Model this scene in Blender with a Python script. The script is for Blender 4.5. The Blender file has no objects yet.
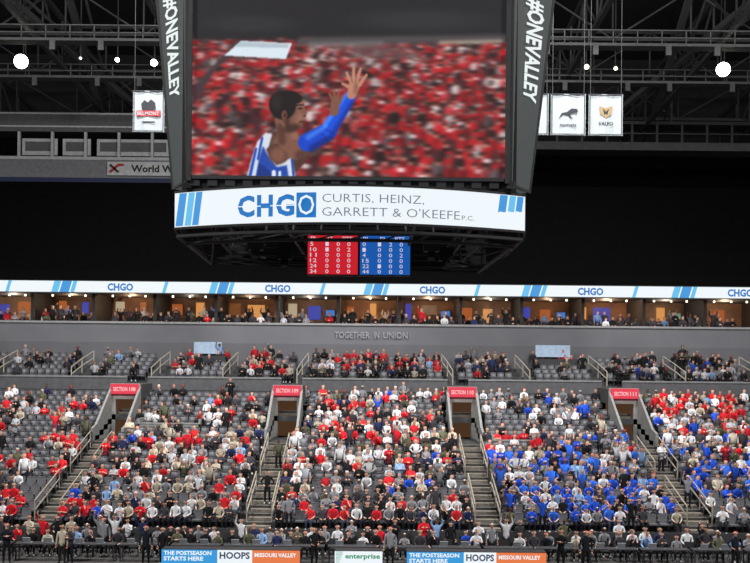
import bpy, math, random
import numpy as np
from mathutils import Vector, Matrix
random.seed(7); rng=np.random.default_rng(7)
SC=bpy.context.scene; COL=SC.collection
SC.view_settings.view_transform='Standard'

# ---------------------------------------------------------------- materials
def lin(c):
    return tuple((x/12.92 if x<=0.04045 else ((x+0.055)/1.055)**2.4) for x in c)
MC={}
def mat(name,rgb,rough=0.7,emit=0,metal=0,var=0.15,scale=3.0,bump=0.0,spec=0.3):
    if name in MC: return MC[name]
    m=bpy.data.materials.new(name); m.use_nodes=True; nt=m.node_tree; b=nt.nodes['Principled BSDF']
    c=lin(rgb)
    b.inputs['Roughness'].default_value=rough; b.inputs['Metallic'].default_value=metal
    b.inputs['Specular IOR Level'].default_value=spec
    if emit>0:
        b.inputs['Base Color'].default_value=(0.01,0.01,0.01,1)
        b.inputs['Emission Color'].default_value=(*c,1); b.inputs['Emission Strength'].default_value=emit
    else:
        tc=nt.nodes.new('ShaderNodeTexCoord'); n=nt.nodes.new('ShaderNodeTexNoise'); n.inputs['Scale'].default_value=scale
        n.inputs['Detail'].default_value=4
        nt.links.new(tc.outputs['Object'],n.inputs['Vector'])
        r=nt.nodes.new('ShaderNodeValToRGB')
        r.color_ramp.elements[0].position=.3; r.color_ramp.elements[1].position=.7
        r.color_ramp.elements[0].color=(*[x*(1-var) for x in c],1); r.color_ramp.elements[1].color=(*[min(1,x*(1+var)) for x in c],1)
        nt.links.new(n.outputs['Fac'],r.inputs['Fac']); nt.links.new(r.outputs['Color'],b.inputs['Base Color'])
        if bump>0:
            bp=nt.nodes.new('ShaderNodeBump'); bp.inputs['Strength'].default_value=bump
            nt.links.new(n.outputs['Fac'],bp.inputs['Height']); nt.links.new(bp.outputs['Normal'],b.inputs['Normal'])
    MC[name]=m; return m
def attrmat(name,emit=0):
    m=bpy.data.materials.new(name); m.use_nodes=True; nt=m.node_tree; b=nt.nodes['Principled BSDF']
    a=nt.nodes.new('ShaderNodeAttribute'); a.attribute_name='Col'
    b.inputs['Roughness'].default_value=.85; b.inputs['Specular IOR Level'].default_value=.15
    if emit:
        b.inputs['Base Color'].default_value=(0.01,0.01,0.01,1); b.inputs['Emission Strength'].default_value=emit
        nt.links.new(a.outputs['Color'],b.inputs['Emission Color'])
    else: nt.links.new(a.outputs['Color'],b.inputs['Base Color'])
    return m
CLOTH=attrmat('cloth_and_skin'); VIDEO=attrmat('video_picture',1.0)
STEP=mat('terrace_concrete',(.24,.24,.245),.9)
PARA=mat('pale_parapet',(.52,.52,.51),.8); BAND=mat('fascia_grey',(.35,.35,.365),.8,var=.08,scale=.5)
BLACK=mat('black_drape',(.03,.03,.034),.95,spec=.03); STEEL=mat('dark_steel',(.17,.17,.18),.6)
TRUSS=mat('roof_steel',(.24,.24,.245),.7); ROOF=mat('roof_deck',(.17,.17,.17),.9,scale=.3)
RAIL=mat('pale_rail',(.66,.62,.56),.4,metal=.2); SEATM=mat('seat_plastic',(.34,.34,.355),.4,scale=8)
WHITE=mat('led_white',(.93,.96,.98),emit=1.0); LBLUE=mat('led_light_blue',(.38,.74,.92),emit=1.0)
CBLUE=mat('led_blue',(.05,.45,.75),emit=1.0); MBLUE=mat('led_mid_blue',(.22,.58,.85),emit=1.0); GREYL=mat('led_grey_letter',(.42,.45,.5),emit=1.0)
LRED=mat('led_red',(.82,.13,.18),emit=.9); LBL2=mat('led_royal',(.1,.36,.7),emit=.9)
ORNG=mat('led_orange',(.95,.5,.28),emit=.9); WARM=mat('warm_glow',(.85,.58,.32),emit=.9); LAMP=mat('lamp_glow',(1,.98,.9),emit=14)
LAMP2=mat('small_lamp_glow',(1,.95,.85),emit=3)
SIGNR=mat('sign_red',(.92,.2,.3),emit=.95)
BLUEGLOW=mat('blue_glow_strip',(.06,.1,.24),emit=.6)  # blue light under the press ledge, painted as a self-glowing strip

# ---------------------------------------------------------------- mesh helpers
class MB:
    def __init__(s): s.v=[];s.f=[];s.m=[]
    def quad(s,a,b,c,d,m=0):
        n=len(s.v); s.v+= [a,b,c,d]; s.f.append((n,n+1,n+2,n+3)); s.m.append(m)
    def poly(s,pts,m=0):
        n=len(s.v); s.v+=list(pts); s.f.append(tuple(range(n,n+len(pts)))); s.m.append(m)
    def box(s,x0,x1,y0,y1,z0,z1,m=0):
        n=len(s.v)
        s.v+=[(x0,y0,z0),(x1,y0,z0),(x1,y1,z0),(x0,y1,z0),(x0,y0,z1),(x1,y0,z1),(x1,y1,z1),(x0,y1,z1)]
        for q in ((0,3,2,1),(4,5,6,7),(0,1,5,4),(1,2,6,5),(2,3,7,6),(3,0,4,7)):
            s.f.append(tuple(n+i for i in q)); s.m.append(m)
    def tube(s,p,q,r,k=6,m=0,r2=None):
        p=Vector(p);q=Vector(q);d=(q-p)
        if d.length<1e-6:return
        d.normalize(); u=d.cross(Vector((0,0,1)));
        if u.length<.01:u=Vector((1,0,0))
        u.normalize(); w=d.cross(u); n=len(s.v); r2=r if r2 is None else r2
        for (c,rr) in ((p,r),(q,r2)):
            for i in range(k):
                a=2*math.pi*(i+.5)/k; s.v.append(tuple(c+u*math.cos(a)*rr+w*math.sin(a)*rr))
        for i in range(k):
            j=(i+1)%k; s.f.append((n+i,n+j,n+k+j,n+k+i)); s.m.append(m)
        s.f.append(tuple(n+i for i in reversed(range(k)))); s.m.append(m)
        s.f.append(tuple(n+k+i for i in range(k))); s.m.append(m)
    def prism_yz(s,x0,x1,pts,m=0):
        n=len(s.v);k=len(pts)
        s.v+=[(x0,a,b) for a,b in pts]+[(x1,a,b) for a,b in pts]
        for i in range(k):
            j=(i+1)%k; s.f.append((n+i,n+j,n+k+j,n+k+i)); s.m.append(m)
        s.f.append(tuple(n+i for i in range(k))); s.m.append(m); s.f.append(tuple(n+k+i for i in reversed(range(k)))); s.m.append(m)
WL={}
def props(o,label=None,cat=None,kind=None,group=None):
    if label:o['label']=label
    if cat:o['category']=cat
    if kind:o['kind']=kind
    if group:o['group']=group
def add(name,mb,mats,label=None,cat=None,parent=None,kind=None,group=None,smooth=False):
    V=np.array(mb.v,dtype=float); lo=V.min(0);hi=V.max(0); o0=np.array([(lo[0]+hi[0])/2,(lo[1]+hi[1])/2,lo[2]])
    me=bpy.data.meshes.new(name); me.from_pydata((V-o0).tolist(),[],mb.f)
    if not isinstance(mats,(list,tuple)): mats=[mats]
    for m in mats: me.materials.append(m)
    me.polygons.foreach_set('material_index',mb.m)
    if smooth: me.polygons.foreach_set('use_smooth',[True]*len(mb.f))
    me.update()
    o=bpy.data.objects.new(name,me); COL.objects.link(o)
    WL[o.name]=o0
    if parent: o.parent=parent; o.location=tuple(o0-WL[parent.name])
    else: o.location=tuple(o0)
    props(o,label,cat if not parent else None,kind,group); return o
def empty(name,loc,label,cat,group=None):
    o=bpy.data.objects.new(name,None); o.empty_display_size=.3; COL.objects.link(o); o.location=loc; WL[o.name]=np.array(loc,dtype=float)
    props(o,label,cat,None,group); return o
TC={}
def tmesh(s,bold=0.0,align='LEFT'):
    k=(s,bold,align)
    if k in TC: return TC[k]
    cu=bpy.data.curves.new('t','FONT'); cu.body=s; cu.offset=bold; cu.resolution_u=2; cu.align_x=align; cu.space_line=.9
    ob=bpy.data.objects.new('t',cu); COL.objects.link(ob); bpy.context.view_layer.update()
    me=bpy.data.meshes.new_from_object(ob.evaluated_get(bpy.context.evaluated_depsgraph_get()))
    V=np.array([v.co[:] for v in me.vertices])[:,:2]; F=[tuple(p.vertices) for p in me.polygons]
    bpy.data.objects.remove(ob); bpy.data.curves.remove(cu); bpy.data.meshes.remove(me)
    lo=V.min(0);hi=V.max(0); V=(V-lo)/(hi-lo); TC[k]=(V,F); return TC[k]
def text(s,fn,m,parent,name='lettering',bold=.02,label=None,align='LEFT'):
    V,F=tmesh(s,bold,align); mb=MB(); mb.v=[fn(u,v) for u,v in V]; mb.f=F; mb.m=[0]*len(F)
    return add(name,mb,m,parent=parent,label=label)
def flat(x0,x1,z0,z1,y): return lambda u,v:(x0+(x1-x0)*u,y,z0+(z1-z0)*v)

# ---------------------------------------------------------------- camera
cam=bpy.data.cameras.new('camera'); co=bpy.data.objects.new('camera',cam); COL.objects.link(co)
CH=9.16
co.matrix_world=Matrix.Translation((0,0,CH))@Matrix.Rotation(math.radians(90),4,'X')@Matrix.Rotation(math.radians(.55),4,'Z')
cam.sensor_width=36; cam.lens=48; cam.shift_y=.1047; cam.clip_end=400
SC.camera=co

# ---------------------------------------------------------------- room shell
b=MB(); b.box(-60,60,-12,115,-.3,0); add('floor',b,mat('arena_floor',(.3,.29,.285),.6),kind='structure',label='dark arena floor')
b=MB(); b.box(-60,60,20,115,43,43.3); add('ceiling',b,ROOF,kind='structure',label='dark metal roof deck')
b=MB(); b.box(-60,60,112,112.4,0,43,0); b.box(-60,60,111.8,112,33.5,43,1); b.box(-60,60,111.5,111.8,33.3,33.8,1)
add('wall_back',b,[BLACK,mat('far_wall',(.17,.17,.17),.95)],kind='structure',label='dark rear wall of the arena')

# lower terrace
NR=20; TR=.95
YR=[48+TR*i for i in range(NR+1)]; ZR=[.9+.272*i for i in range(NR+1)]
AIS=[-16.,-5.6,5.6,16.]
N0,N1=13,16
YB=YR[N1+1]
b=MB()
for i in range(NR):
    y0=YR[i]; y1=YR[i+1] if i<NR-1 else 67.5
    xs=[-34]
    if N0<=i<=N1:
        for a in AIS: xs+=[a-.85,a+.85]
    xs.append(34)
    for k in range(0,len(xs),2): b.box(xs[k],xs[k+1],y0,y1,ZR[i]-.34,ZR[i])
    if i>0 and not N0<=i<=N1+1:
        for a in AIS: b.box(a-.6,a+.6,y0-.45,y0,ZR[i]-.3,ZR[i]-.136,1); b.box(a-.6,a+.6,y0-.02,y0+.08,ZR[i]-.02,ZR[i]+.01,1)
for a in AIS:
    b.box(a-.85,a+.85,YR[N0],YB+.2,ZR[N0-1]-.3,ZR[N0-1])
b.box(-34,34,47.9,48,0,1.0,2)
add('seating_terrace',b,[STEP,mat('stair_nosing',(.46,.43,.39),.8),mat('front_board',(.22,.22,.23),.7)],label='stepped dark concrete lower seating bowl with stair aisles',cat='grandstand')
b=MB(); b.box(-34,34,67.6,68.6,7.1,7.45)
for j in range(5): b.box(-34,34,68.6+.85*j,(68.6+.85*(j+1)) if j<4 else 73.85,7.0+.28*j,7.5+.28*j)
add('seating_terrace',b,[STEP],label='narrow stepped concrete upper rows behind a parapet',cat='grandstand')
b=MB()
xs=[-34,-16.7,-15.3,-6.3,-4.9,4.9,6.3,15.3,16.7,34]
b.box(-34,34,67.5,67.6,5.7,7.0)
for k in range(0,len(xs),2): b.box(xs[k],xs[k+1],67.45,67.6,7.0,7.82); b.box(xs[k],xs[k+1],67.4,67.65,7.82,7.92,1)
add('trim_1',b,[mat('parapet_grey',(.3,.3,.31),.8),mat('coping_grey',(.45,.45,.45),.8)],kind='structure',label='grey parapet with pale coping')
b=MB(); b.prism_yz(-36,36,[(74,8.4),(73.9,10.3),(74.3,11.75),(74.9,11.75),(74.9,8.4)])
b.box(-36,36,74.15,74.9,11.7,11.85,1)
w=add('wall_fascia',b,[BAND,mat('counter_grey',(.5,.5,.5),.6)],kind='structure',label='grey fascia wall below the suites')
DIM=mat('fascia_lettering',(.46,.46,.48),.7)
for s,x0,x1 in (('TOGETHER',-3.0,-.4),('IN',-.1,.3),('UNION',.6,2.4)):
    text(s,lambda u,v,x0=x0,x1=x1:(x0+(x1-x0)*u,73.88+.25*v*.5-.02,10.75+.5*v),DIM,w)
# suites
b=MB()
b.box(-36,36,75,80,11.0,11.3); b.box(-36,36,80,80.2,11.3,15); b.box(-36,36,74.6,80,13.95,14.9,1)
x=-35
while x<36: b.box(x-.12,x+.12,75.2,80,11.3,13.95,1); x+=4.6
add('wall_suites',b,[mat('suite_wall',(.42,.32,.25),.8,var=.4,scale=.6),mat('suite_divider',(.14,.12,.11),.7)],kind='structure',label='row of open hospitality suites')
x=-32.7; k=0
rs=random.Random(4)
while x<33:
    for q in range(2):
        g=MB(); c=rs.choice([WARM,mat('suite_tan',(.6,.45,.32),.7),WARM,mat('suite_orange_glow',(.85,.45,.2),emit=.5),mat('suite_tan',(1,1,1)),mat('suite_blue_glow',(.3,.35,.85),emit=.5),mat('suite_grey',(.45,.42,.4),.7),mat('suite_cream_glow',(.8,.72,.6),emit=.7)])
        w0=rs.uniform(.3,.9); xc=x+(-1.4 if q==0 else .4); g.box(xc-w0,xc+w0*.5,79.9,79.99,rs.uniform(12.2,12.9),rs.uniform(13.3,13.7))  # lit patches of the suite wall, light painted in as coloured pieces
        add('lit_wall_patch',g,c,label='painted lit patch on the rear wall of a hospitality suite',cat='lit patch',group='suite lit patches')
    if k%2==0:
        g=MB(); g.box(x+1.1,x+1.9,79.8,79.9,12.6,13.15,0); g.box(x+1.15,x+1.85,79.78,79.8,12.64,13.11,1)
        add('television',g,[STEEL,rs.choice([mat('tv_blue',(.3,.5,.8),emit=.8),mat('tv_green',(.45,.6,.5),emit=.8)])],label='wall-mounted television glowing in a hospitality suite',cat='television',group='suite televisions')
    for dx in (-1.2,.1,1.3):
        g=MB(); g.tube((x+dx,76.5,13.94),(x+dx,76.5,13.8),.07,10); add('downlight',g,LAMP2,label='small round warm ceiling downlight in a suite',cat='light',group='suite downlights')
    l=bpy.data.lights.new('suite_lamp','POINT'); l.energy=rs.choice([90,160,240,320]); l.color=rs.choice([(1,.75,.5),(1,.82,.65),(1,.65,.4)]); l.shadow_soft_size=.2
    o=bpy.data.objects.new('suite_lamp',l); COL.objects.link(o); o.location=(x,77.6,13.5); props(o,'warm lamp inside a hospitality suite','light')
    x+=4.6;k+=1
# ribbon board
b=MB(); b.box(-36,36,74.05,74.55,13.92,14.85,0); yy=74.03
b.quad((-36,yy,13.98),(36,yy,13.98),(36,yy,14.8),(-36,yy,14.8),1)
cx0=[-18.9,-7.25,4.2,15.9,27.0,-30.5]
for c in cx0:
    for s0,s1,mm in ((-5.0,-4.5,2),(-4.4,-3.7,3),(-3.6,-3.3,2),(3.2,3.45,2)):
        b.quad((c+s0-.12,yy-.01,13.98),(c+s1-.12,yy-.01,13.98),(c+s1+.12,yy-.01,14.8),(c+s0+.12,yy-.01,14.8),mm)
rb=add('ribbon_board',b,[STEEL,WHITE,LBLUE,MBLUE],label='long white LED ribbon display with blue stripes above the suites',cat='display')
for c in cx0:
    text('CHGO',flat(c-.95,c+.95,14.1,14.66,yy-.02),CBLUE,rb,bold=.04)
b=MB()
b.box(-45,45,75,76.5,14.95,15.6)
for j in range(15): b.box(-45,45,76.5+1.15*j,76.5+1.15*(j+1),14.95+.72*j-.3*(j>0),15.3+.72*j)
add('seating_terrace',b,BLACK,label='unlit upper tier covered in black drapes',cat='grandstand')

# press level structure (near roof)
GW=mat('press_grey',(.4,.4,.41),.8); GL=mat('press_pale',(.6,.6,.6),.7)
b=MB()
b.box(-45,-12,96,100,26.4,28.2,0); b.box(-45,-12,95.9,96.1,28.1,28.4,1); b.box(-45,-12,99,100,28.2,31,3)
b.box(-45,-12,96,100,30.8,32.6,2); b.box(-45,-12,95.9,96.1,31.2,31.35,1); b.box(-45,-12,95.9,96.1,32.45,32.6,1)
x=-44
while x<-12: b.box(x-.12,x+.12,96,96.3,28.3,30.9,1); x+=3.2
for x0,x1 in ((-34.2,-30.8),(-30.3,-27.6),(-27,-20)): b.box(x0,x1,96.4,96.5,28.6,30.2,1); b.box(x0+.3,x1-.3,96.35,96.4,29.0,29.9,2)
b.box(-45,-12,96,100,25.2,26.4,4)
add('wall_press_level',b,[GW,GL,mat('press_dark',(.3,.3,.3),.8),BLACK,BLUEGLOW],kind='structure',label='grey concrete press level below the roof')
b=MB(); b.box(-25.8,-17,95.7,95.95,26.6,27.9); sg=add('wall_sign',b,mat('sign_grey',(.62,.62,.62),.7),label='pale grey sponsor sign with black letters',cat='sign')
text('World Wide',flat(-23.5,-18.3,26.9,27.6,95.65),mat('sign_black',(.03,.03,.03),.6),sg,bold=.03)
g=MB(); 
for (a,c,mm) in (((-25.5,27.6),(-24.7,26.9),0),((-25.5,26.9),(-24.7,27.6),1),((-24.7,27.6),(-24.2,27.6),1)): g.tube((a[0],95.6,a[1]),(c[0],95.6,c[1]),.13,4,mm)
add('emblem',g,[mat('sign_black',(0,0,0)),mat('sign_red_paint',(.6,.08,.08),.6)],parent=sg)
b=MB(); b.box(12,45,100,103,30.4,31.2,0); b.box(12,45,100,103,33,33.3,0)
x=13
while x<45: b.box(x-.1,x+.1,100,100.2,31.2,33,0); x+=2.5
b.box(12,45,99.9,100,32,32.1,0)
for x in (14,22,30,38): b.box(x-.1,x+.1,102,102.2,33.3,43,0)
add('catwalk',b,mat('catwalk_grey',(.25,.25,.25),.8),label='dark steel maintenance catwalk with railings under the roof',cat='catwalk')

# roof trusses
def truss(A,B,h,n,r=.16,r2=.09,w=.0):
    mb=MB(); A=Vector(A);B=Vector(B); up=Vector((0,0,h))
    mb.tube(A,B,r,4); mb.tube(A+up,B+up,r,4)
    for i in range(n+1):
        p=A.lerp(B,i/n); mb.tube(p,p+up,r2,4)
        if i<n:
            q=A.lerp(B,(i+1)/n)
            if i%2: mb.tube(p,q+up,r2,4)
            else: mb.tube(p+up,q,r2,4)
    return mb
for d,z,h in ((66,34.5,4),(80,35,4),(92,35.5,4),(104,34.5,3.6)):
    add('roof_truss',truss((-50,d,z),(50,d,z),h,16,.2,.09),TRUSS,label='grey steel roof truss spanning the arena width',cat='truss',group='roof trusses')
for x in (-38,-27,-16.5,16.5,27,38):
    add('roof_truss',truss((x,50,36.2),(x,111,32.5),4,12,.26,.1),TRUSS,label='grey steel roof truss running towards the rear wall',cat='truss',group='roof trusses')
for x,dx in ((-30,8),(30,-8),(-20,-9),(20,9)):
    mb=MB(); mb.tube((x,58,37),(x+dx,108,33),.34,4); mb.tube((x+1.2,58,37),(x+dx+1.2,108,33),.12,4)
    add('roof_brace',mb,mat('brace_steel',(.33,.33,.33),.7),label='long diagonal grey steel roof brace',cat='beam',group='roof braces')
for d,z in ((74,32.6),(86,33.2)):
    for x0,x1 in ((-48,-13),(12,48)):
        mb=MB(); mb.box(x0,x1,d,d+1.2,z,z+.2); 
        for hz in (.6,1.15): mb.tube((x0,d,z+hz),(x1,d,z+hz),.05,4)
        x=x0
        while x<x1: mb.tube((x,d,z),(x,d,z+1.15),.05,4); mb.box(x+.3,x+.7,d-.1,d+.1,z-.7,z+.02) if int(x)%3==0 else None; x+=1.8
        for x in (x0+1,(x0+x1)/2,x1-1): mb.tube((x,d+.6,z+.1),(x,d+.6,43),.06,4)
        add('catwalk',mb,mat('brace_steel',(.3,.3,.3)),label='steel lighting catwalk with railings and hanging fixtures',cat='catwalk')
for x,z,r,m in ((-28.2,32.5,.55,LAMP),(27.3,32.4,.55,LAMP),(-20.6,32.7,.16,LAMP),(-17.7,32.5,.26,LAMP),(16.5,32.5,.2,LAMP2),(18.8,32.4,.15,LAMP2),(-23.5,32.8,.1,LAMP2),(30.3,31.9,.12,LAMP2)):
    y=79
    rt=empty('floodlight',(x,y,z),'round arena floodlight with dark housing hanging under the roof','floodlight','roof floodlights')
    mb=MB(); mb.tube((x,y+.1,z),(x,y+r*1.3,z+.3*r),r*1.05,14,r2=r*.5); mb.tube((x,y+r,z),(x,y+r,43),.06,6); add('housing',mb,STEEL,parent=rt)
    mb=MB(); mb.tube((x,y+.09,z),(x,y-.02,z-.02),r,16); add('lens',mb,m,parent=rt,label='glowing lens')

# banners
def banner(x0,x1,z0,z1,y,label,draw):
    rt=empty('banner',((x0+x1)/2,y,z0),label,'banner','hanging championship banners')
    mb=MB(); n=8
    for i in range(n):
        a=x0+(x1-x0)*i/n;c=x0+(x1-x0)*(i+1)/n; ya=y+.05*math.sin(i*1.3); yc=y+.05*math.sin((i+1)*1.3)
        mb.quad((a,ya,z0),(c,yc,z0),(c,yc,z1),(a,ya,z1)); 
    add('cloth',mb,mat('banner_white',(.55,.57,.58),.8,var=.05),parent=rt)
    mb=MB(); mb.tube((x0-.05,y,z1),(x1+.05,y,z1),.04); mb.tube((x0-.05,y,z0),(x1+.05,y,z0),.03)
    for x in (x0+.1,x1-.1): mb.tube((x,y,z1),(x,y,43),.02,4)
    add('hanging_rod',mb,STEEL,parent=rt)
    draw(rt,x0,x1,z0,z1,y-.08)
BRED=mat('banner_red',(.55,.1,.12),.7); BDK=mat('banner_dark',(.12,.13,.15),.7); BGD=mat('banner_gold',(.5,.42,.3),.7)
def blob(rt,pts,m,y):
    mb=MB(); mb.poly([(a,y,c) for a,c in pts]); add('emblem',mb,m,parent=rt)
def border(rt,x0,x1,z0,z1,y):
    mb=MB()
    for q in ((x0+.05,x1-.05,z1-.09,z1-.05),(x0+.05,x1-.05,z0+.05,z0+.09),(x0+.05,x0+.09,z0+.05,z1-.05),(x1-.09,x1-.05,z0+.05,z1-.05)): mb.box(q[0],q[1],y,y+.02,q[2],q[3])
    add('border',mb,BDK,parent=rt)
def d1(rt,x0,x1,z0,z1,y):
    border(rt,x0,x1,z0,z1,y); cx=(x0+x1)/2;cz=(z0+z1)/2
    blob(rt,[(cx-.4,cz+.1),(cx-.45,cz+.45),(cx-.25,cz+.7),(cx-.05,cz+.55),(cx+.15,cz+.75),(cx+.4,cz+.55),(cx+.45,cz+.2),(cx+.3,cz)],BDK,y)
    mb=MB(); mb.box(cx-.75,cx+.75,y-.01,y,cz-.3,cz+.05); add('band',mb,BRED,parent=rt)
    text('BELMONT',flat(cx-.68,cx+.68,cz-.24,cz-.01,y-.02),mat('banner_white',(.7,.7,.7)),rt)
    mb=MB(); mb.box(cx-.4,cx+.4,y-.01,y,cz-.7,cz-.62); add('underline',mb,BDK,parent=rt)
def d2(rt,x0,x1,z0,z1,y):
    border(rt,x0,x1,z0,z1,y); cx=(x0+x1)/2;cz=(z0+z1)/2
    blob(rt,[(cx-.6,cz-.25),(cx-.4,cz+.1),(cx-.1,cz+.15),(cx+.2,cz+.38),(cx+.55,cz+.35),(cx+.6,cz+.15),(cx+.3,cz+.12),(cx+.1,cz-.02),(cx+.3,cz-.3),(cx,cz-.1),(cx-.3,cz)],BDK,y)
    text('PANTHERS',flat(cx-.5,cx+.5,cz-.75,cz-.58,y),BDK,rt)
def d3(rt,x0,x1,z0,z1,y):
    border(rt,x0,x1,z0,z1,y); cx=(x0+x1)/2;cz=(z0+z1)/2
    blob(rt,[(cx-.4,cz+.55),(cx,cz+.42),(cx+.4,cz+.55),(cx+.36,cz+.05),(cx,cz-.2),(cx-.36,cz+.05)],BGD,y)
    blob(rt,[(cx-.2,cz+.38),(cx,cz+.2),(cx+.2,cz+.38),(cx+.08,cz-.02),(cx,cz+.08),(cx-.09,cz-.02)],BDK,y-.01)
    text('VALPO',flat(cx-.45,cx+.45,cz-.65,cz-.42,y),BDK,rt)
def d4(rt,x0,x1,z0,z1,y):
    border(rt,x0,x1,z0,z1,y)
D=62
banner(-15.15,-13.2,23.15,25.7,D,'pale hanging banner with a dark emblem over a red name band',d1)
banner(8.9,10.6,23.2,25.75,D,'pale hanging banner partly hidden by the central scoreboard',d4)
banner(10.75,12.9,23.2,25.75,D,'pale hanging banner with a dark leaping cat emblem',d2)
banner(13.1,15.2,23.2,25.75,D,'pale hanging banner with a gold and black shield emblem',d3)

# ---------------------------------------------------------------- scoreboard
sb=empty('scoreboard',(-.75,34,12.0),'large four-sided arena scoreboard with video screens hung over the court','scoreboard')
CX=-.75
DK=mat('scoreboard_black',(.06,.06,.065),.6)
b=MB()
b.box(CX-4.9,CX+4.9,29.3,38.8,14.1,21.2,0); b.box(CX-4.75,CX+4.7,29.0,29.3,14.1,14.42,0)
for i in range(19):
    x=CX-4.6+i*.51; b.box(x,x+.28,28.95,29.05,14.16,14.38,1)
add('housing',b,[DK,mat('box_grey',(.14,.14,.15),.6)],parent=sb)
XL,XR=-5.31,3.77; YS=28.98
def vz(py): return CH+(360-py)*.02898
W,H=560,352; pxs=np.linspace(191.5,505.5,W); pys=np.linspace(-20,177,H); PS=W/314
img=np.zeros((H,W,3)); PX,PY=np.meshgrid(pxs,pys)
def blur(a,n,ax):
    o=np.zeros_like(a)
    for k in range(-n,n+1): o+=np.roll(a,k,ax)
    return o/(2*n+1)
def segd(x0,y0,x1,y1):
    dx,dy=x1-x0,y1-y0; t=np.clip(((PX-x0)*dx+(PY-y0)*dy)/(dx*dx+dy*dy),0,1)
    return np.hypot(PX-x0-t*dx,PY-y0-t*dy),t
def paint(mask,c):
    global img
    mask=np.clip(mask,0,1)[...,None]; img=img*(1-mask)+mask*np.array(c)
def cap(x0,y0,x1,y1,r0,r1,c,soft=1.0,op=1):
    d,t=segd(x0,y0,x1,y1); paint(np.clip((r0+(r1-r0)*t-d)/soft+.5,0,1)*op,c)
def ell(x,y,rx,ry,c,soft=.15,rot=0,op=1):
    a=math.radians(rot); u=(PX-x)*math.cos(a)+(PY-y)*math.sin(a); v=-(PX-x)*math.sin(a)+(PY-y)*math.cos(a)
    d=np.sqrt((u/rx)**2+(v/ry)**2); paint(np.clip((1-d)/soft+.5,0,1)*op,c)
def polyg(pts,c):
    ins=np.zeros(PX.shape,bool); n=len(pts)
    for i in range(n):
        (xa,ya),(xb,yb)=pts[i],pts[(i+1)%n]
        if ya==yb: continue
        cnd=((ya>PY)!=(yb>PY))&(PX<(xb-xa)*(PY-ya)/(yb-ya)+xa); ins^=cnd
    paint(blur(blur(ins.astype(float),1,0),1,1),c)
img[:]=(.12,.115,.13)
base=np.clip((PY-36)/10,0,1)[...,None]; img=img*(1-base)+base*np.array((.3,.14,.16))
shirts=[(.82,.13,.16)]*9+[(.62,.1,.13)]*5+[(.85,.3,.32)]*2+[(.9,.84,.84)]*3+[(.2,.11,.13)]*4+[(.4,.36,.38)]*2
y=42.
while y<192:
    s=2.4+3.2*(y-40)/140; x=185+rng.uniform(0,5)
    while x<514:
        if rng.random()<.12: x+=s*2; continue
        xx=x+rng.uniform(-3,3); yy_=y+rng.uniform(-3.5,3.5); c=np.array(shirts[rng.integers(len(shirts))])*rng.uniform(.75,1.08)
        m=((PX-xx)/(s*1.15))**2+((PY-yy_-s*1.6)/(s*1.4))**2<1; img[m]=c
        m=((PX-xx-s*.5)/(s*.4))**2+((PY-yy_-s*1.9)/(s*1.1))**2<1; img[m]=c*.65
        m=((PX-xx)/(s*.55))**2+((PY-yy_)/(s*.7))**2<1; img[m]=np.array([(.66,.46,.41),(.5,.33,.29),(.76,.56,.5)][rng.integers(3)])
        m=((PX-xx)/(s*.55))**2+((PY-yy_+s*.45)/(s*.45))**2<1; img[m]=np.array([(.16,.1,.09),(.75,.13,.16),(.26,.17,.15)][rng.integers(3)])
        if rng.random()<.2:
            m=((PX-xx-s)/(s*.8))**2+((PY-yy_-s)/(s*.5))**2<1; img[m]=(.92,.88,.88)
        x+=s*2.1
    y+=s*1.9
img=blur(blur(img,5,1),3,1); img=blur(img,1,0)
g1=rng.random((12,20)); 
lf=np.kron(g1,np.ones((H//12+1,W//20+1)))[:H,:W]
for _ in range(3): lf=blur(blur(lf,14,0),14,1)
img*= (0.82+.32*lf)[...,None]
polyg([(191,-20),(506,-20),(506,33),(300,37),(191,41)],(.13,.125,.14)); 
cap(300,42,506,37,4,4,(.3,.28,.29),5); cap(310,46,380,44,3,3,(.5,.5,.5),4,.6); cap(440,42,500,40,2,2,(.75,.7,.6),3,.6); ell(380,52,35,8,(.38,.3,.3),.9,0,.7)
ell(420,20,60,10,(.2,.2,.21),.9,0,.7); ell(250,25,40,8,(.19,.19,.2),.9,0,.7)
polyg([(191,90),(236,42),(250,42),(215,70),(191,110)],(.26,.2,.22))
img=blur(blur(img,3,1),1,0)
polyg([(223,57),(240,42),(291,44),(285,60)],(.86,.91,.95)); polyg([(233,48),(239,43),(288,45),(287,49)],(.7,.76,.8))
# player
sk=(.5,.33,.27);skd=(.32,.2,.17);hl=(.7,.5,.42)
polyg([(262,140),(275,132),(300,134),(312,146),(308,160),(292,178),(256,178)],skd)
ell(292,148,17,12,sk,.6,-10); ell(280,143,9,7,hl,.9,0,.35); ell(300,152,9,8,skd,.9,0,.7)
polyg([(247,178),(252,158),(257,143),(265,134),(272,135),(268,150),(280,165),(292,158),(296,178)],(.84,.87,.92))
polyg([(256,178),(259,160),(263,147),(267,155),(277,168),(287,166),(289,178)],(.13,.28,.66))
polyg([(256,178),(259,164),(268,170),(274,178)],(.08,.2,.52))
cap(250,178,256,150,1.6,1.2,(.12,.3,.72),.8); cap(262,139,258,160,1.2,1.2,(.12,.28,.68),.8); cap(292,160,294,178,1.2,1.2,(.12,.28,.68),.8)
cap(274,173,274,178,2,2,(.9,.93,.96),.8); cap(280,173,280,178,1.3,1.3,(.9,.93,.96),.8)
polyg([(266,150),(276,144),(290,150),(286,162),(277,166),(270,160)],skd)
ell(278,156,8,8,sk,.9); 
cap(283,122,289,142,8.5,11,sk,1.5); cap(280,128,282,142,4,4,skd,4,.8); cap(293,130,296,142,3,4,hl,4,.35)
cap(296,150,312,147,10,8,sk,1.5); cap(300,156,318,152,5,4,skd,4,.8)
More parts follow.
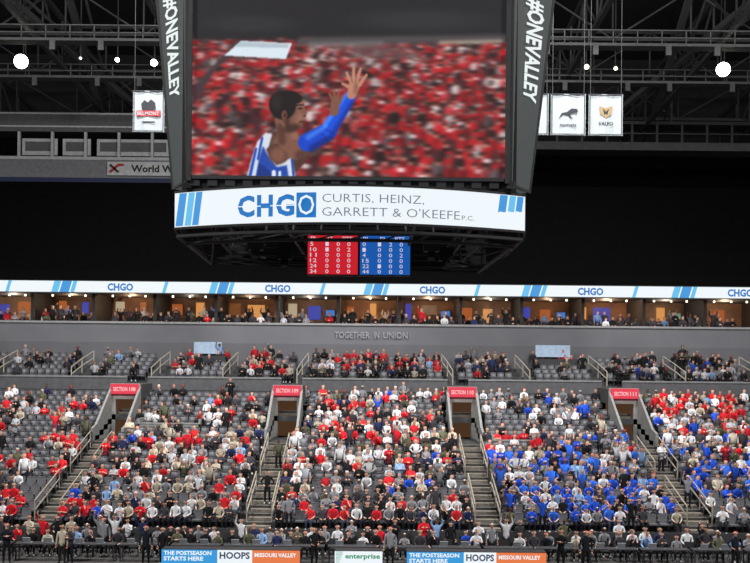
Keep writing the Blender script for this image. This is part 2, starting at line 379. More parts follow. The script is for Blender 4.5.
cap(307,143,329,131,9,8.5,(.07,.27,.78),1.2); cap(328,131,350,97,8.2,5.5,(.08,.31,.86),1.2)
cap(312,149,331,138,3.5,3,(.03,.14,.5),4,.8); cap(333,134,352,102,2.5,2,(.03,.16,.55),3.5,.7)
cap(308,138,325,127,2.5,2,(.3,.55,.98),4,.7); cap(325,125,346,94,2.2,1.6,(.32,.6,1),3.5,.7)
cap(322,134,328,141,.6,.5,(.03,.12,.45),1.5,.8); cap(326,130,334,134,.6,.5,(.03,.12,.45),1.5,.7)
cap(334,112,335,103,4.5,4.6,sk,1.2)
for a in ((333,101,329,94),(335,100,333,91),(337,101,338,92),(339,103,342,97)): cap(*a,1.7,1.1,sk,.7)
cap(351,95,354,86,4.5,5.6,(.72,.5,.41),1); cap(355,92,357,84,2,3,(.52,.34,.28),3,.7)
for a in ((351,83,346,73),(353,81,353,67),(356,81,360,69),(359,85,366,75),(350,88,342,84)): cap(*a,2.1,1.3,(.74,.52,.43),.7)
for a in ((352,83,350,76),(355,82,356,74)): cap(*a,.5,.4,(.5,.32,.27),.6)
ell(289,112,13.5,17.5,sk,.12,-8)
polyg([(296,100),(303,101),(304,108),(307,114),(304,117),(304.5,121),(302,123),(303,126),(298,131),(288,130),(284,120)],sk)
ell(297,120,6,7,hl,.9,0,.45); ell(300,105,5,4,hl,.9,0,.4); ell(292,116,5,12,skd,.9,0,.35)
ell(292,129,9,4,(.24,.15,.12),.8,-15,.85); cap(286,120,288,128,3,2.5,(.26,.16,.13),3,.8)
ell(282,106,13.5,14.5,(.11,.08,.08),.12,-14); ell(290,98,12,6.5,(.11,.08,.08),.15,12); ell(276,103,5,8,(.22,.18,.18),.9,0,.5)
ell(284,116,2.8,4.8,(.46,.29,.24),.3); ell(284.5,116,1.3,2.8,(.26,.15,.12),.4)
ell(300,109,2.3,.9,(.1,.06,.06),.4); cap(296,106,303,105.5,.7,.6,(.12,.07,.07),.8)
ell(301.5,122.5,3,1.1,(.32,.15,.14),.5); ell(304.5,116.5,1.4,1,(.3,.17,.14),.5)
img=blur(blur(img,1,1),1,0)
img+=rng.normal(0,.014,img.shape); img=np.clip(img*1.0,0,1)
L=np.where(img<=.04045,img/12.92,((img+.055)/1.055)**2.4)
b=MB()
xs=np.linspace(XL,XR,W); zs=[vz(p) for p in pys]
gx,gz=np.meshgrid(xs,zs); gv=np.stack([gx,np.full_like(gx,YS),gz],-1).reshape(-1,3)
idx=np.arange(H*W).reshape(H,W); q=np.stack([idx[1:,:-1],idx[1:,1:],idx[:-1,1:],idx[:-1,:-1]],-1).reshape(-1,4)
b.v=gv.tolist(); b.f=[tuple(r) for r in q.tolist()]; b.m=[0]*len(q)
vs=add('video_screen',b,VIDEO,parent=sb,label='LED screen showing a player in a blue jersey')
ca=vs.data.color_attributes.new(name='Col',type='FLOAT_COLOR',domain='POINT')
ca.data.foreach_set('color',np.concatenate([L.reshape(-1,3),np.ones((H*W,1))],1).ravel())
b=MB()
for q in ((XL-.13,XL,14.3,20.4),(XR,XR+.13,14.3,20.4)): b.box(q[0],q[1],28.9,29.3,q[2],q[3])
b.box(XL-.1,XR+.1,28.92,29.3,14.36,14.45)
add('screen_frame',b,STEEL,parent=vs)
for s in (-1,1):
    if s<0: A=Vector((-5.46,29.1,14.3));B=Vector((-6.25,31.0,14.4)); At=Vector((-5.52,29.1,20.6)); Bt=Vector((-6.85,31.0,20.9))
    else:  A=Vector((3.95,29.1,14.3));B=Vector((4.8,31.0,14.4)); At=Vector((3.98,29.1,20.6)); Bt=Vector((5.55,31.0,20.9))
    mb=MB(); off=Vector((-s*.25,.3,0)); ng=12
    for i in range(ng):
        for j in range(2):
            t0,t1=i/ng,(i+1)/ng; w0,w1=j/2,(j+1)/2
            g=[A.lerp(At,t).lerp(B.lerp(Bt,t),w_) for t,w_ in ((t0,w0),(t0,w1),(t1,w1),(t1,w0))]
            if s<0: g=[g[1],g[0],g[3],g[2]]
            mb.quad(*[tuple(p) for p in g])
    for e in ((A,At),(B,Bt)): mb.quad(tuple(e[0]),tuple(e[0]+off),tuple(e[1]+off),tuple(e[1]))
    mb.quad(tuple(A),tuple(B),tuple(B+off),tuple(A+off)); mb.quad(tuple(A+off),tuple(B+off),tuple(Bt+off),tuple(At+off))
    cp=add('corner_panel',mb,mat('corner_panel_grey',(.33,.35,.35),emit=.6),parent=sb,label='slanted grey side display with white vertical lettering')
    mb=MB()
    for a,c in ((A,At),(B,Bt),(A,B)): mb.tube(a+Vector((0,-.04,0)),c+Vector((0,-.04,0)),.05,4)
    add('edge_trim',mb,STEEL,parent=cp)
    nrm=(B-A).cross(At-A).normalized(); 
    if nrm.y>0: nrm=-nrm
    def fn(u,v,A=A,B=B,At=At,Bt=Bt,s=s,nrm=nrm):
        t=(.885-.475*u)
        w=.26+.5*v
        if s<0: P=B.lerp(Bt,t).lerp(A.lerp(At,t),w)
        else: P=A.lerp(At,t).lerp(B.lerp(Bt,t),w)
        return tuple(P+nrm*.07)
    text('#ONEVALLEY',fn,mat('panel_white_letter',(.92,.95,.95),emit=1),cp,bold=.03)
HX=5.15; RX=-.72
def ringy(x): u=(x-RX)/HX; return 27.9+1.5*u*u
front=[(x,ringy(x)) for x in np.linspace(RX-HX,RX+HX,41)]
rest=[(RX+5.26,30.3),(RX+5.36,32),(RX+5.45,36),(RX+5.0,38.6),(RX+4.2,39.8),(RX-4.2,39.8),(RX-5.0,38.6),(RX-5.45,36),(RX-5.36,32),(RX-5.26,30.3)]
loop=front+rest
b=MB(); n=len(loop)
for i in range(n):
    (xa,ya),(xb,yb)=loop[i],loop[(i+1)%n]
    b.quad((xa,ya,13.0),(xb,yb,13.0),(xb,yb,14.0),(xa,ya,14.0),0 if i<40 else 1)
    for z in (12.96,14.03): b.tube((xa,ya,z),(xb,yb,z),.045,4,1)
rg=add('ribbon_display',b,[WHITE,DK],parent=sb,label='curved white LED ribbon with blue logo lettering')
def rf(x0,x1,z0,z1,off=.02): 
    return lambda u,v:(x0+(x1-x0)*u, ringy(x0+(x1-x0)*u)-off, z0+(z1-z0)*v)
def rX(px): return (px-375)*.0280
def rstripe(xa,xb,z0,z1,m_,slant,off=.015):
    mb=MB()
    for i in range(3):
        a=xa+(xb-xa)*i/3;c=xa+(xb-xa)*(i+1)/3
        mb.quad((a-slant,ringy(a)-off,z0),(c-slant,ringy(c)-off,z0),(c+slant,ringy(c+slant)-off,z1),(a+slant,ringy(a+slant)-off,z1))
    add('stripe',mb,m_,parent=rg)
for s0 in (RX-HX+.1,RX+HX-.85):
    rstripe(s0,s0+.24,13.02,13.98,MBLUE,.06); rstripe(s0+.3,s0+.5,13.02,13.98,LBLUE,.06); rstripe(s0+.54,s0+.74,13.02,13.98,MBLUE,.06)
text('C',rf(rX(236),rX(254),13.17,13.79),CBLUE,rg,bold=.04)
text('H',rf(rX(256.5),rX(273),13.17,13.79),CBLUE,rg,bold=.04)
text('G',rf(rX(276),rX(295),13.17,13.79),CBLUE,rg,bold=.04)
mb=MB(); xa,xb=rX(297),rX(317)
mb.quad((xa,ringy(xa)-.015,13.13),(xb,ringy(xb)-.015,13.13),(xb,ringy(xb)-.015,13.83),(xa,ringy(xa)-.015,13.83)); add('emblem',mb,CBLUE,parent=rg)
text('O',rf(rX(299),rX(315),13.2,13.76,.05),WHITE,rg,bold=.0)
mb=MB(); xa,xb=rX(235),rX(296)
mb.quad((xa,ringy(xa)-.06,13.46),(xb,ringy(xb)-.06,13.46),(xb,ringy(xb)-.06,13.49),(xa,ringy(xa)-.06,13.49)); add('emblem',mb,WHITE,parent=rg)
text('CURTIS, HEINZ,',rf(rX(323),rX(425),13.52,13.79),GREYL,rg,bold=-.008)
text("GARRETT & O'KEEFE",rf(rX(323),rX(462),13.17,13.42),GREYL,rg,bold=-.008)
text("P.C.",rf(rX(464),rX(477),13.17,13.3),GREYL,rg,bold=0)
b=MB()
def insetp(p,f,z): return (RX+(p[0]-RX)*f,33.8+(p[1]-33.8)*f,z)
for f,z,r in ((.985,12.75,.06),(.94,12.55,.05),(.8,12.9,.05),(.96,13.9,.05)):
    pts=[insetp(p,f,z) for p in loop[::4]]
    for i in range(len(pts)): b.tube(pts[i],pts[(i+1)%len(pts)],r,5)
l2=loop[::4]
for i,p in enumerate(l2):
    q=l2[(i+1)%len(l2)]
    b.tube(insetp(p,.985,12.75),insetp(p,.8,12.9),.035,4); b.tube(insetp(p,.94,12.55),insetp(q,.8,12.9),.03,4)
    b.tube(insetp(p,.97,12.75),insetp(p,.97,14.0),.03,4); b.tube(insetp(p,.8,12.9),insetp(p,.75,14.2),.035,4)
    b.tube(insetp(p,.97,12.75),insetp(q,.97,13.9),.025,4)
for x in (RX-3.6,RX-1.9,RX+1.9,RX+3.6): b.tube((x,29.2,13.1),(x,39.4,13.1),.07,4); b.tube((x,29.2,13.6),(x,39.4,13.6),.05,4)
for y in (30.6,32,34,36,38): b.tube((RX-5,y,13.2),(RX+5,y,13.2),.05,4)
add('support_frame',b,mat('frame_steel',(.12,.12,.125),.6),parent=sb)
for x,y in ((RX-3.2,33),(RX-2.5,36),(RX+2.6,33),(RX+3.3,36),(RX-1.5,38.5),(RX+1.6,38.5)):
    b=MB(); b.box(x-.25,x+.25,y-.2,y+.2,12.75,13.15); b.tube((x,y,12.77),(x,y-.1,12.5),.14,8)
    add('speaker',b,mat('spk_black',(.05,.05,.05),.6),parent=sb)
b=MB(); b.box(RX-4.6,RX+4.6,29.5,38.9,14.0,14.1); add('underside_panel',b,mat('underside_black',(.03,.03,.035),.9,spec=.05),parent=sb)
for x0,m,rows in ((-2.28,LRED,"PL  FL  PTS\n5  1  0  0\n10  1  0  2\n11  0  0  0\n12  0  0  0\n24  0  0  0\n34  0  0  0"),(-.5,LBL2,"PL  FL  PTS\n0  1  2  0\n1  0  0  0\n4  0  0  2\n15  0  0  0\n22  1  0  0\n44  0  0  0")):
    mb=MB(); mb.box(x0-.02,x0+1.74,34.02,34.3,12.02,13.42,0); mb.quad((x0+.02,34,12.06),(x0+1.72,34,12.06),(x0+1.72,34,13.38),(x0+.02,34,13.38),1)
    mb.tube((x0+.3,34.15,13.4),(x0+.3,34.15,14.1),.04); mb.tube((x0+1.4,34.15,13.4),(x0+1.4,34.15,14.1),.04)
    st=add('statistics_display',mb,[STEEL,m],parent=sb,label='small LED panel listing player numbers and fouls')
    lines=rows.split('\n')
    for k,ln in enumerate(lines):
        z1=13.34-k*.186
        for cxi,tok in zip((.1,.62,1.0,1.36) if k else (.12,.7,1.2),ln.split()):
            wd=.11*len(tok); text(tok,flat(x0+cxi,x0+cxi+wd,z1-.13,z1,33.98),mat('led_soft_white',(.85,.82,.88),emit=1),st,bold=.0)
for sx in (-4,4):
    for y in (30,38):
        mb=MB(); mb.tube((CX+sx,y,21),(CX+sx*1.2,y,43),.05,5); add('hoist_cable',mb,STEEL,parent=sb)
sb.location.x-=.06

# ---------------------------------------------------------------- entrances
CORR=mat('corridor_glow',(.36,.25,.17),emit=.6)  # warm corridor light painted into the walls as their own glow
for a in AIS:
    z0=ZR[N0-1]; yb=YB
    v=empty('entrance_portal',(a,61,z0),'pale-walled spectator entrance portal with a lit red section sign','entrance','entrance portals')
    mb=MB(); mb.box(a-.95,a-.62,yb,yb+.2,z0,7.5); mb.box(a+.62,a+.95,yb,yb+.2,z0,7.5); mb.box(a-.62,a+.62,yb,yb+.2,6.5,7.5)
    add('portal_wall',mb,PARA,parent=v)
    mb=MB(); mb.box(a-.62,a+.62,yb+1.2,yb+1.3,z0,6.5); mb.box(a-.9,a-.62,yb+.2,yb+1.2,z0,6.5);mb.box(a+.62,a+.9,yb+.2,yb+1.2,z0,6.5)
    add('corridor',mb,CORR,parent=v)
    mb=MB(); mb.box(a-.98,a+.98,yb+.2,67.45,6.5,7.45); add('portal_roof',mb,mat('portal_roof_grey',(.28,.28,.28),.8),parent=v)
    for s in (-1,1):
        x=a+s*.92; mb=MB(); mb.prism_yz(x-.07,x+.07,[(YR[N0]-.5,z0-.1),(YR[N0]-.5,z0+.75),(YR[N0]+.4,z0+.95),(yb+.1,7.3),(yb+.1,z0-.1)])
        add('parapet',mb,PARA,parent=v)
    mb=MB(); mb.box(a-.88,a+.88,yb-.25,yb-.07,6.84,7.48); sgn=add('section_sign',mb,SIGNR,parent=v)
    text('SECTION',flat(a-.7,a+.2,7.02,7.28,yb-.28),mat('sign_white_letter',(1,.8,.8),emit=1),sgn)
    text(str(108+int((a+16)//10)),flat(a+.32,a+.72,7.02,7.28,yb-.28),mat('sign_white_letter',(1,1,1)),sgn)
def rail(pts,h,label,grp,r=.035):
    mb=MB()
    for p,q in zip(pts[:-1],pts[1:]):
        for hh in (h,h*.5): mb.tube((p[0],p[1],p[2]+hh),(q[0],q[1],q[2]+hh),r,5)
    o=add('handrail',mb,RAIL,label=label,cat='handrail',group=grp)
    for p in pts:
        m2=MB(); m2.tube(p,(p[0],p[1],p[2]+h),r,5); add('post',m2,RAIL,parent=o)
for a in AIS:
    for s in (-1,1):
        for i0,i1 in ((1,5),(7,11)):
            rail([(a+s*.62,YR[i]+.1,ZR[i]) for i in range(i0,i1+1,2)],.95,'pale metal handrail along the stair aisle','aisle handrails')
UA=[-26,-20.5,-15,-10.1,-5,5,10.3,15.6,21,26.5]
for a in UA:
    rail([(a-.35,68.7,7.5),(a-.1,70.3,8.06),(a+.2,72.2,8.62)] if a<0 else [(a+.35,68.7,7.5),(a+.1,70.3,8.06),(a-.2,72.2,8.62)],1.0,'pale metal handrail in the upper rows','upper handrails',.04)
def tz(y): return ZR[0]+(y-48)/TR*.272
for x0,x1,yw,h in ((6.9,14.6,58.45,.62),(-14.3,-10.5,60.35,.75)):
    zw=tz(yw)
    mb=MB(); mb.box(x0,x1,yw,yw+.12,zw-.3,zw+h); mb.box(x0,x0+.12,yw,yw+2.2,zw-.2,zw+h+.3); mb.box(x1-.12,x1,yw,yw+2.2,zw-.2,zw+h+.3); mb.box(x0,x1,yw-.04,yw+.16,zw+h,zw+h+.06)
    add('platform_wall',mb,PARA,label='low pale wall fencing a seating platform',cat='low wall')
for x0,x1 in ((-13.4,-10.6),(11.3,14.6)):
    rt=empty('broadcast_table',((x0+x1)/2,71.5,8.34),'broadcast table with a pale screen behind it','table')
    mb=MB(); mb.box(x0,x1,71.3,72.0,9.3,9.36); mb.box(x0,x0+.06,71.3,72,8.34,9.3); mb.box(x1-.06,x1,71.3,72,8.34,9.3); mb.box(x0,x1,71.3,71.34,8.7,9.3); add('desk',mb,STEEL,parent=rt)
    mb=MB(); mb.box(x0+.3,x1-.5,72.3,72.4,9.5,10.35); mb.box(x0+.35,x0+.42,72.3,72.4,8.62,9.5); mb.box(x1-.6,x1-.53,72.3,72.4,8.62,9.5); add('screen_panel',mb,mat('pale_screen',(.55,.62,.7),.5),parent=rt)

# ---------------------------------------------------------------- floor items
def scorer(x0,x1,parts,label):
    mb=MB(); mb.box(x0,x1,43.02,43.7,.0,.95,0); s=add('courtside_board',mb,STEEL,label=label,cat='advertising board',group='courtside LED boards')
    for (a,c,m,txts) in parts:
        mb=MB(); mb.quad((a,43.0,.04),(c,43.0,.04),(c,43.0,.93),(a,43.0,.93)); pn=add('panel',mb,m,parent=s)
        for (t,xa,xb,z0,z1,tm) in txts: text(t,flat(xa,xb,z0,z1,42.98),tm,pn,bold=.03)
DKB=mat('led_dark_text',(.1,.15,.3),emit=1)
GRN=mat('led_green',(0,.55,.35),emit=1); SKY=mat('led_sky',(.2,.6,.85),emit=1)
scorer(-9.1,-3.15,[(-9.1,-6.7,SKY,[('THE POSTSEASON',-9.0,-6.95,.7,.88,WHITE),('STARTS HERE',-9.0,-7.3,.46,.64,WHITE)]),(-6.7,-5.2,WHITE,[('HOOPS',-6.6,-5.3,.55,.85,DKB)]),(-5.2,-3.15,ORNG,[('MISSOURI VALLEY',-5.1,-3.3,.64,.82,WHITE)])],'courtside LED board with blue, white and orange advertising')
scorer(-1.65,.4,[(-1.65,.4,WHITE,[('enterprise',-1.2,.3,.55,.82,GRN)]),(-1.6,-1.28,GRN,[])],'courtside LED board with green lettering on white')
scorer(1.45,7.45,[(1.45,3.9,SKY,[('THE POSTSEASON',1.55,3.7,.7,.88,WHITE),('STARTS HERE',1.55,3.2,.46,.64,WHITE)]),(3.9,5.3,WHITE,[('HOOPS',4.0,5.2,.55,.85,DKB)]),(5.3,7.45,ORNG,[('MISSOURI VALLEY',5.4,7.2,.64,.82,WHITE)])],'courtside LED board with blue, white and orange advertising')
TB=mat('table_black',(.12,.12,.125),.6); CLM=mat('laptop_grey',(.6,.61,.63),.4)
x=-18.5;k=0
while x<18:
    mb=MB(); mb.box(x,x+2.2,44.9,45.5,.72,.76)
    for lx in (x+.05,x+2.1): mb.box(lx,lx+.05,45.4,45.45,0,.72); mb.box(lx,lx+.05,44.95,45.0,0,.72)
    add('press_table',mb,mat('table_top',(.22,.22,.23),.5),label='narrow grey courtside press table with thin legs',cat='table',group='press tables')
    for lx in (x+.35,x+1.3):
        if random.random()<.7:
            mb=MB(); mb.box(lx,lx+.36,45.12,45.38,.76,.78); mb.prism_yz(lx,lx+.36,[(45.12,.78),(45.0,1.02),(45.02,1.03),(45.14,.78)])
            add('laptop',mb,CLM,label='open grey laptop on a press table',cat='laptop',group='press laptops')
    x+=2.35;k+=1

# ---------------------------------------------------------------- people
def pose(J,E,sub):
    names=list(J); me=bpy.data.meshes.new('p'); me.from_pydata([J[n][:3] for n in names],[(names.index(a),names.index(c)) for a,c,_ in E],[])
    ob=bpy.data.objects.new('p',me); COL.objects.link(ob); md=ob.modifiers.new('s','SKIN'); md.branch_smoothing=.4
    for i,n in enumerate(names):
        sv=me.skin_vertices[0].data[i]; r=J[n][3]; r2=J[n][4] if len(J[n])>4 else r; sv.radius=(r,r2); sv.use_root=(n=='pelvis')
    if sub: s=ob.modifiers.new('u','SUBSURF'); s.levels=1; s.render_levels=1
    bpy.context.view_layer.update(); m2=bpy.data.meshes.new_from_object(ob.evaluated_get(bpy.context.evaluated_depsgraph_get()))
    V=np.array([v.co[:] for v in m2.vertices]); F=[tuple(p.vertices) for p in m2.polygons]
    bpy.data.objects.remove(ob)
    A=np.array([J[a][:3] for a,c,_ in E]);B=np.array([J[c][:3] for a,c,_ in E]); R=np.array([min(J[a][3],J[c][3]) for a,c,_ in E])
    ds=[]
    for a,c,r in zip(A,B,R):
        d=c-a; t=np.clip(((V-a)@d)/(d@d),0,1); ds.append(np.linalg.norm(V-a-t[:,None]*d,axis=1)-r)
    near=np.argmin(np.array(ds),0); lab=[E[k][2] for k in near]
    hc=np.array(J['head'][:3])
    for i,l in enumerate(lab):
        if l=='head' and (V[i,2]>hc[2]+.045 or (V[i,1]>hc[1]+.025 and V[i,2]>hc[2]-.09)): lab[i]='hair'
    V=V.tolist()
    def bx(c,s,l):
        n=len(V); x,y,z=c;a,b_,d=s
        for p in ((-a,-b_,-d),(a,-b_,-d),(a,b_,-d),(-a,b_,-d),(-a,-b_,d),(a,-b_,d),(a,b_,d),(-a,b_,d)): V.append([x+p[0],y+p[1],z+p[2]]); lab.append(l)
        for q in ((0,3,2,1),(4,5,6,7),(0,1,5,4),(1,2,6,5),(2,3,7,6),(3,0,4,7)): F.append(tuple(n+i for i in q))
    if sub:
        fy=hc[1]-.098
        bx((hc[0],fy-.005,hc[2]-.01),(.012,.022,.022),'head')
        for s in (-1,1): bx((hc[0]+s*.035,fy+.008,hc[2]+.015),(.014,.008,.007),'eye'); bx((hc[0]+s*.1,hc[1],hc[2]-.005),(.01,.02,.03),'head')
        bx((hc[0],fy+.01,hc[2]-.055),(.025,.008,.007),'mouth')
        for s in 'lr':
            w=Vector(J['wrist_'+s][:3]);h=Vector(J['hand_'+s][:3]); d=(h-w).normalized(); sd=d.cross(Vector((0,.3,1))); sd=sd.normalized() if sd.length>.05 else Vector((1,0,0))
            cu=Vector((0,-.01,-.012)) if d.z<.5 else Vector((0,-.015,-.005))
            for k,(o_,ln) in enumerate(((-.03,.055),(-.01,.07),(.01,.065),(.03,.05),(.045,.04))):
                base=h+sd*o_+(d*.02 if k<4 else -d*.03); tip=base+(d*ln+cu if k<4 else (sd*.03+d*.03))
                mb=MB(); mb.tube(base,tip,.011,4,r2=.008); n=len(V); V.extend([list(p) for p in mb.v]); lab.extend(['hand']*len(mb.v)); F.extend([tuple(n+i for i in f) for f in mb.f])
    return np.array(V),F,lab
def skel(sit,arms,lean=0,ht=0):
    J={}
    pz=.54 if sit else .95; dy=-lean
    J['pelvis']=(0,0,pz,.15,.12); J['waist']=(0,dy*.4+.01,pz+.2,.135,.10); J['chest']=(0,dy*.8+.01,pz+.40,.165,.115)
    J['throat']=(0,dy+.01,pz+.55,.075,.07); J['chin']=(0,dy-.01,pz+.63,.062,.065); J['head']=(0,dy-.02,pz+.74,.092,.105); J['crown']=(0,dy-.01,pz+.83,.065,.075)
    E=[('pelvis','waist','torso'),('waist','chest','torso'),('chest','throat','torso'),('throat','chin','head'),('chin','head','head'),('head','crown','head')]
    for s,g in (('l',-1),('r',1)):
        ar=arms[0] if (s=='l' or len(arms)==1) else arms[1]
        J['sh_'+s]=(g*.185,dy+.01,pz+.46,.07)
        for nm,p,r in zip(('elbow_','wrist_','hand_'),ar,(.05,.034,.04)): J[nm+s]=(g*p[0],dy+p[1],pz+p[2],r) if nm!='hand_' else (g*p[0],dy+p[1],pz+p[2],.042,.022)
        E+=[('chest','sh_'+s,'torso'),('sh_'+s,'elbow_'+s,'uarm'),('elbow_'+s,'wrist_'+s,'farm'),('wrist_'+s,'hand_'+s,'hand')]
        if sit:
            J['hip_'+s]=(g*.1,-.06,pz-.01,.095); J['knee_'+s]=(g*.14,-.46,pz+.0,.07); J['ankle_'+s]=(g*.14,-.43,.1,.045); J['toe_'+s]=(g*.16,-.6,.045,.045,.035)
        else:
            J['hip_'+s]=(g*.1,0,pz-.12,.09); J['knee_'+s]=(g*.115,-.02,.5,.068); J['ankle_'+s]=(g*.125,.02,.1,.045); J['toe_'+s]=(g*.15,-.14,.045,.045,.035)
        E+=[('pelvis','hip_'+s,'leg'),('hip_'+s,'knee_'+s,'leg'),('knee_'+s,'ankle_'+s,'leg'),('ankle_'+s,'toe_'+s,'shoe')]
    return J,E
lap=[(.26,-.02,.2),(.16,-.24,.1),(.11,-.32,.09)]
clap=[(.27,-.1,.24),(.12,-.3,.36),(.05,-.36,.4)]
phone=[(.25,-.12,.22),(.12,-.28,.42),(.09,-.31,.5)]
down=[(.26,.03,.2),(.27,-.03,-.05),(.27,-.06,-.14)]
up=[(.3,-.03,.62),(.24,-.1,.88),(.23,-.12,.98)]
hips=[(.36,.02,.24),(.2,-.03,.08),(.15,-.1,.06)]
cross=[(.27,-.06,.22),(.04,-.2,.26),(-.05,-.2,.28)]
chinp=[(.22,-.2,.18),(.12,-.2,.42),(.07,-.14,.5)]
POS=[('seated with hands in lap',True,[lap],0),('seated leaning forward',True,[lap],.14),('seated clapping',True,[clap],.03),('seated holding up a phone',True,[phone,lap],0),('seated with folded arms',True,[cross],-.02),
     ('seated with chin on hand',True,[lap,chinp],.12),('standing with arms down',False,[down],0),('standing clapping',False,[clap],0),('standing with arms raised',False,[up],0),('standing with hands on hips',False,[hips],0),('standing with one arm raised',False,[up,down],0),('standing with folded arms',False,[cross],0)]
HI=[pose(*skel(p[1],p[2],p[3]),True) for p in POS]; LO=[pose(*skel(p[1],p[2],p[3]),False) for p in POS]
OUT={'red':((.76,.12,.16),(.1,.1,.14),1,'bright red top'),'redt':((.78,.15,.18),(.2,.22,.3),0,'red t-shirt'),'maroon':((.46,.1,.14),(.08,.08,.1),1,'dark red sweater'),
 'blue':((.14,.3,.74),(.1,.1,.14),1,'royal blue top'),'bluet':((.2,.4,.82),(.2,.22,.3),0,'blue t-shirt'),'navy':((.14,.17,.3),(.08,.08,.1),1,'navy jacket'),
 'white':((.8,.8,.81),(.12,.12,.16),1,'white top'),'whitet':((.78,.79,.82),(.2,.24,.34),0,'white t-shirt'),'cream':((.7,.66,.59),(.15,.13,.12),1,'cream sweater'),
 'grey':((.5,.5,.52),(.1,.1,.12),1,'grey sweatshirt'),'black':((.1,.1,.11),(.08,.08,.09),1,'black jacket'),'dark':((.23,.22,.24),(.1,.1,.12),1,'dark top'),
 'olive':((.35,.35,.28),(.1,.1,.1),1,'olive jacket'),'suit':((.11,.12,.15),(.08,.08,.1),1,'dark suit'),'lblue':((.5,.62,.78),(.15,.15,.2),1,'light blue shirt')}
SK=[(.84,.66,.57),(.78,.59,.5),(.7,.51,.42),(.42,.29,.23)]; HR=[(.12,.08,.06),(.26,.18,.13),(.45,.36,.26),(.5,.5,.5),(.06,.05,.05),(.65,.12,.14),(.75,.75,.75)]
def colors(lab,outfit,v,jit_dim=1.0):
    top,pant,lng,_=OUT[outfit]; r=random.Random(v*131+len(outfit)*17+ord(outfit[0]))
    s=SK[r.choice([0,0,0,1,1,2,3])]; h=HR[r.choice([0,0,1,1,2,3,4,5,6])]
    T={'torso':top,'uarm':top,'farm':top if lng else s,'hand':s,'head':s,'hair':h,'leg':pant,'shoe':(.15,.15,.15) if v%2 else (.7,.7,.7),'eye':(.05,.04,.04),'mouth':(.5,.25,.25)}
    T={k:lin([min(1,c*jit_dim) for c in c3]) for k,c3 in T.items()}
    return np.array([(*T[l],1) for l in lab])
P=[]
def put(x,y,z,pool,stand=.15,occ=1.0,rot=.3):
    if random.random()>occ: return False
    o=random.choices(list(pool),list(pool.values()))[0]
    if random.random()<stand: pi=random.choice([6,7,7,9,10,11,6,8]); y-=.22
    else: pi=random.choice([0,0,1,1,2,3,4,5])
    P.append(dict(x=x+random.uniform(-.05,.05),y=y,z=z,p=pi,o=o,v=random.randrange(5),r=random.uniform(-rot,rot),s=random.uniform(.86,1.03))); return True
MIX=dict(white=1.5,whitet=.9,cream=.8,grey=2.2,black=3.6,dark=3,navy=1,olive=.8,lblue=.4)
def mix(**k):
    d=dict(MIX); 
    for a,c in k.items(): d[a]=d.get(a,0)+c
    return d
SEATS=[]
def clump(x,i): return .5+.5*math.sin(x*1.35+math.sin(i*.8)*2.2)*math.sin(i*.95+x*.43+1.3)
def zone(x,i):
    c=clump(x,i)
    if x<-16.6:
        if x<-19.2 and i<5: return (mix(red=1.5),.12)
        if i>13: return (mix(red=3,redt=1.5,white=1),.35*c+.05)
        return (mix(red=5,redt=2.5,maroon=1,white=1),.2+.5*c)
    if x<-5.6:
        if i>14: return (mix(red=2.5,redt=1),.1+.22*c)
        if i>11 and x<-10: return (mix(red=2),.15+.25*c)
        return (mix(red=3,redt=2,cream=3.5,white=2.5,blue=.4),.48+.4*c)
    if x<5.6:
        if i>15: return (mix(red=2.6,redt=1.5,white=1.5,blue=.5),.35+.45*c)
        return (mix(red=2.6,redt=1.3,blue=2 if x>1 else .6,white=2.5,grey=1),.64+.3*c)
    if x<16:
        if i>14: return (mix(white=3,grey=2,blue=1),.25+.4*c)
        if i>11: return (mix(grey=2,white=1),.1+.15*c)
        if i>8: return (mix(red=6,redt=3,blue=1),.75) if x<10 else (mix(red=1,blue=7,bluet=4),.8)
        return (mix(blue=9,bluet=6,white=2.5,whitet=2,lblue=1),.78+.2*c) if x>7.5 or i>3 else (mix(blue=4,bluet=2),.75)
    if i>15: return (mix(red=7,redt=4,white=1),.55+.35*c)
    if i>10: return (mix(red=3,redt=2,blue=2,white=3,whitet=2),.55+.35*c)
    return (mix(blue=6,bluet=4,white=3,whitet=2,red=1.4),.65+.33*c)
SECT=[(-34,-16.65),(-15.35,-6.25),(-4.95,4.95),(6.25,15.35),(16.65,34)]
for i in range(NR):
    for a,c in SECT:
        x=a+.3+(.1 if i%2 else 0) if a>-30 else c-.3-.54*30
        while x<c-.25:
            lim=.385*YR[i]+.6
            ok=abs(x)<lim and not (N0-1<=i<=N1+1 and any(abs(x-q)<1.3 for q in AIS))
            if ok:
                pool,occ=zone(x,i)
                SEATS.append((x,YR[i]+.55,ZR[i])); put(x,YR[i]+.55,ZR[i],pool,.16 if 2<i<15 else .03,occ)
            x+=.54
for j in range(5):
    y=68.6+.85*j; z=7.5+.28*j; x=-28
    while x<28:
        if abs(x)<.38*y+.5 and not any(abs(x-q)<.6 for q in UA):
            if x<-20.5: pl,oc=mix(black=5,red=.5),.45
            elif x<-15: pl,oc=mix(black=5),.25
            elif x<-10.1: pl,oc=mix(red=6,redt=4,black=3),.45
            elif x<-5: pl,oc=mix(red=8,redt=4,black=5),.7
            elif x<5: pl,oc=mix(red=6,redt=3,black=8),.75
            elif x<10.3: pl,oc=mix(black=6,grey=2,red=1),.6
            elif x<15.6: pl,oc=mix(red=4,black=6),.3
            else: pl,oc=mix(black=6,blue=3,white=1,navy=3),.68
            SEATS.append((x,y+.5,z)); put(x,y+.5,z,pl,.05,oc)
        x+=.54
x=-29
while x<29:
    put(x,75.75,11.3,mix(black=7,dark=7,red=2),.25,.75); put(x+.2,76.9,11.3,mix(black=6,dark=7,red=1,lblue=1),.75,.55); x+=.58
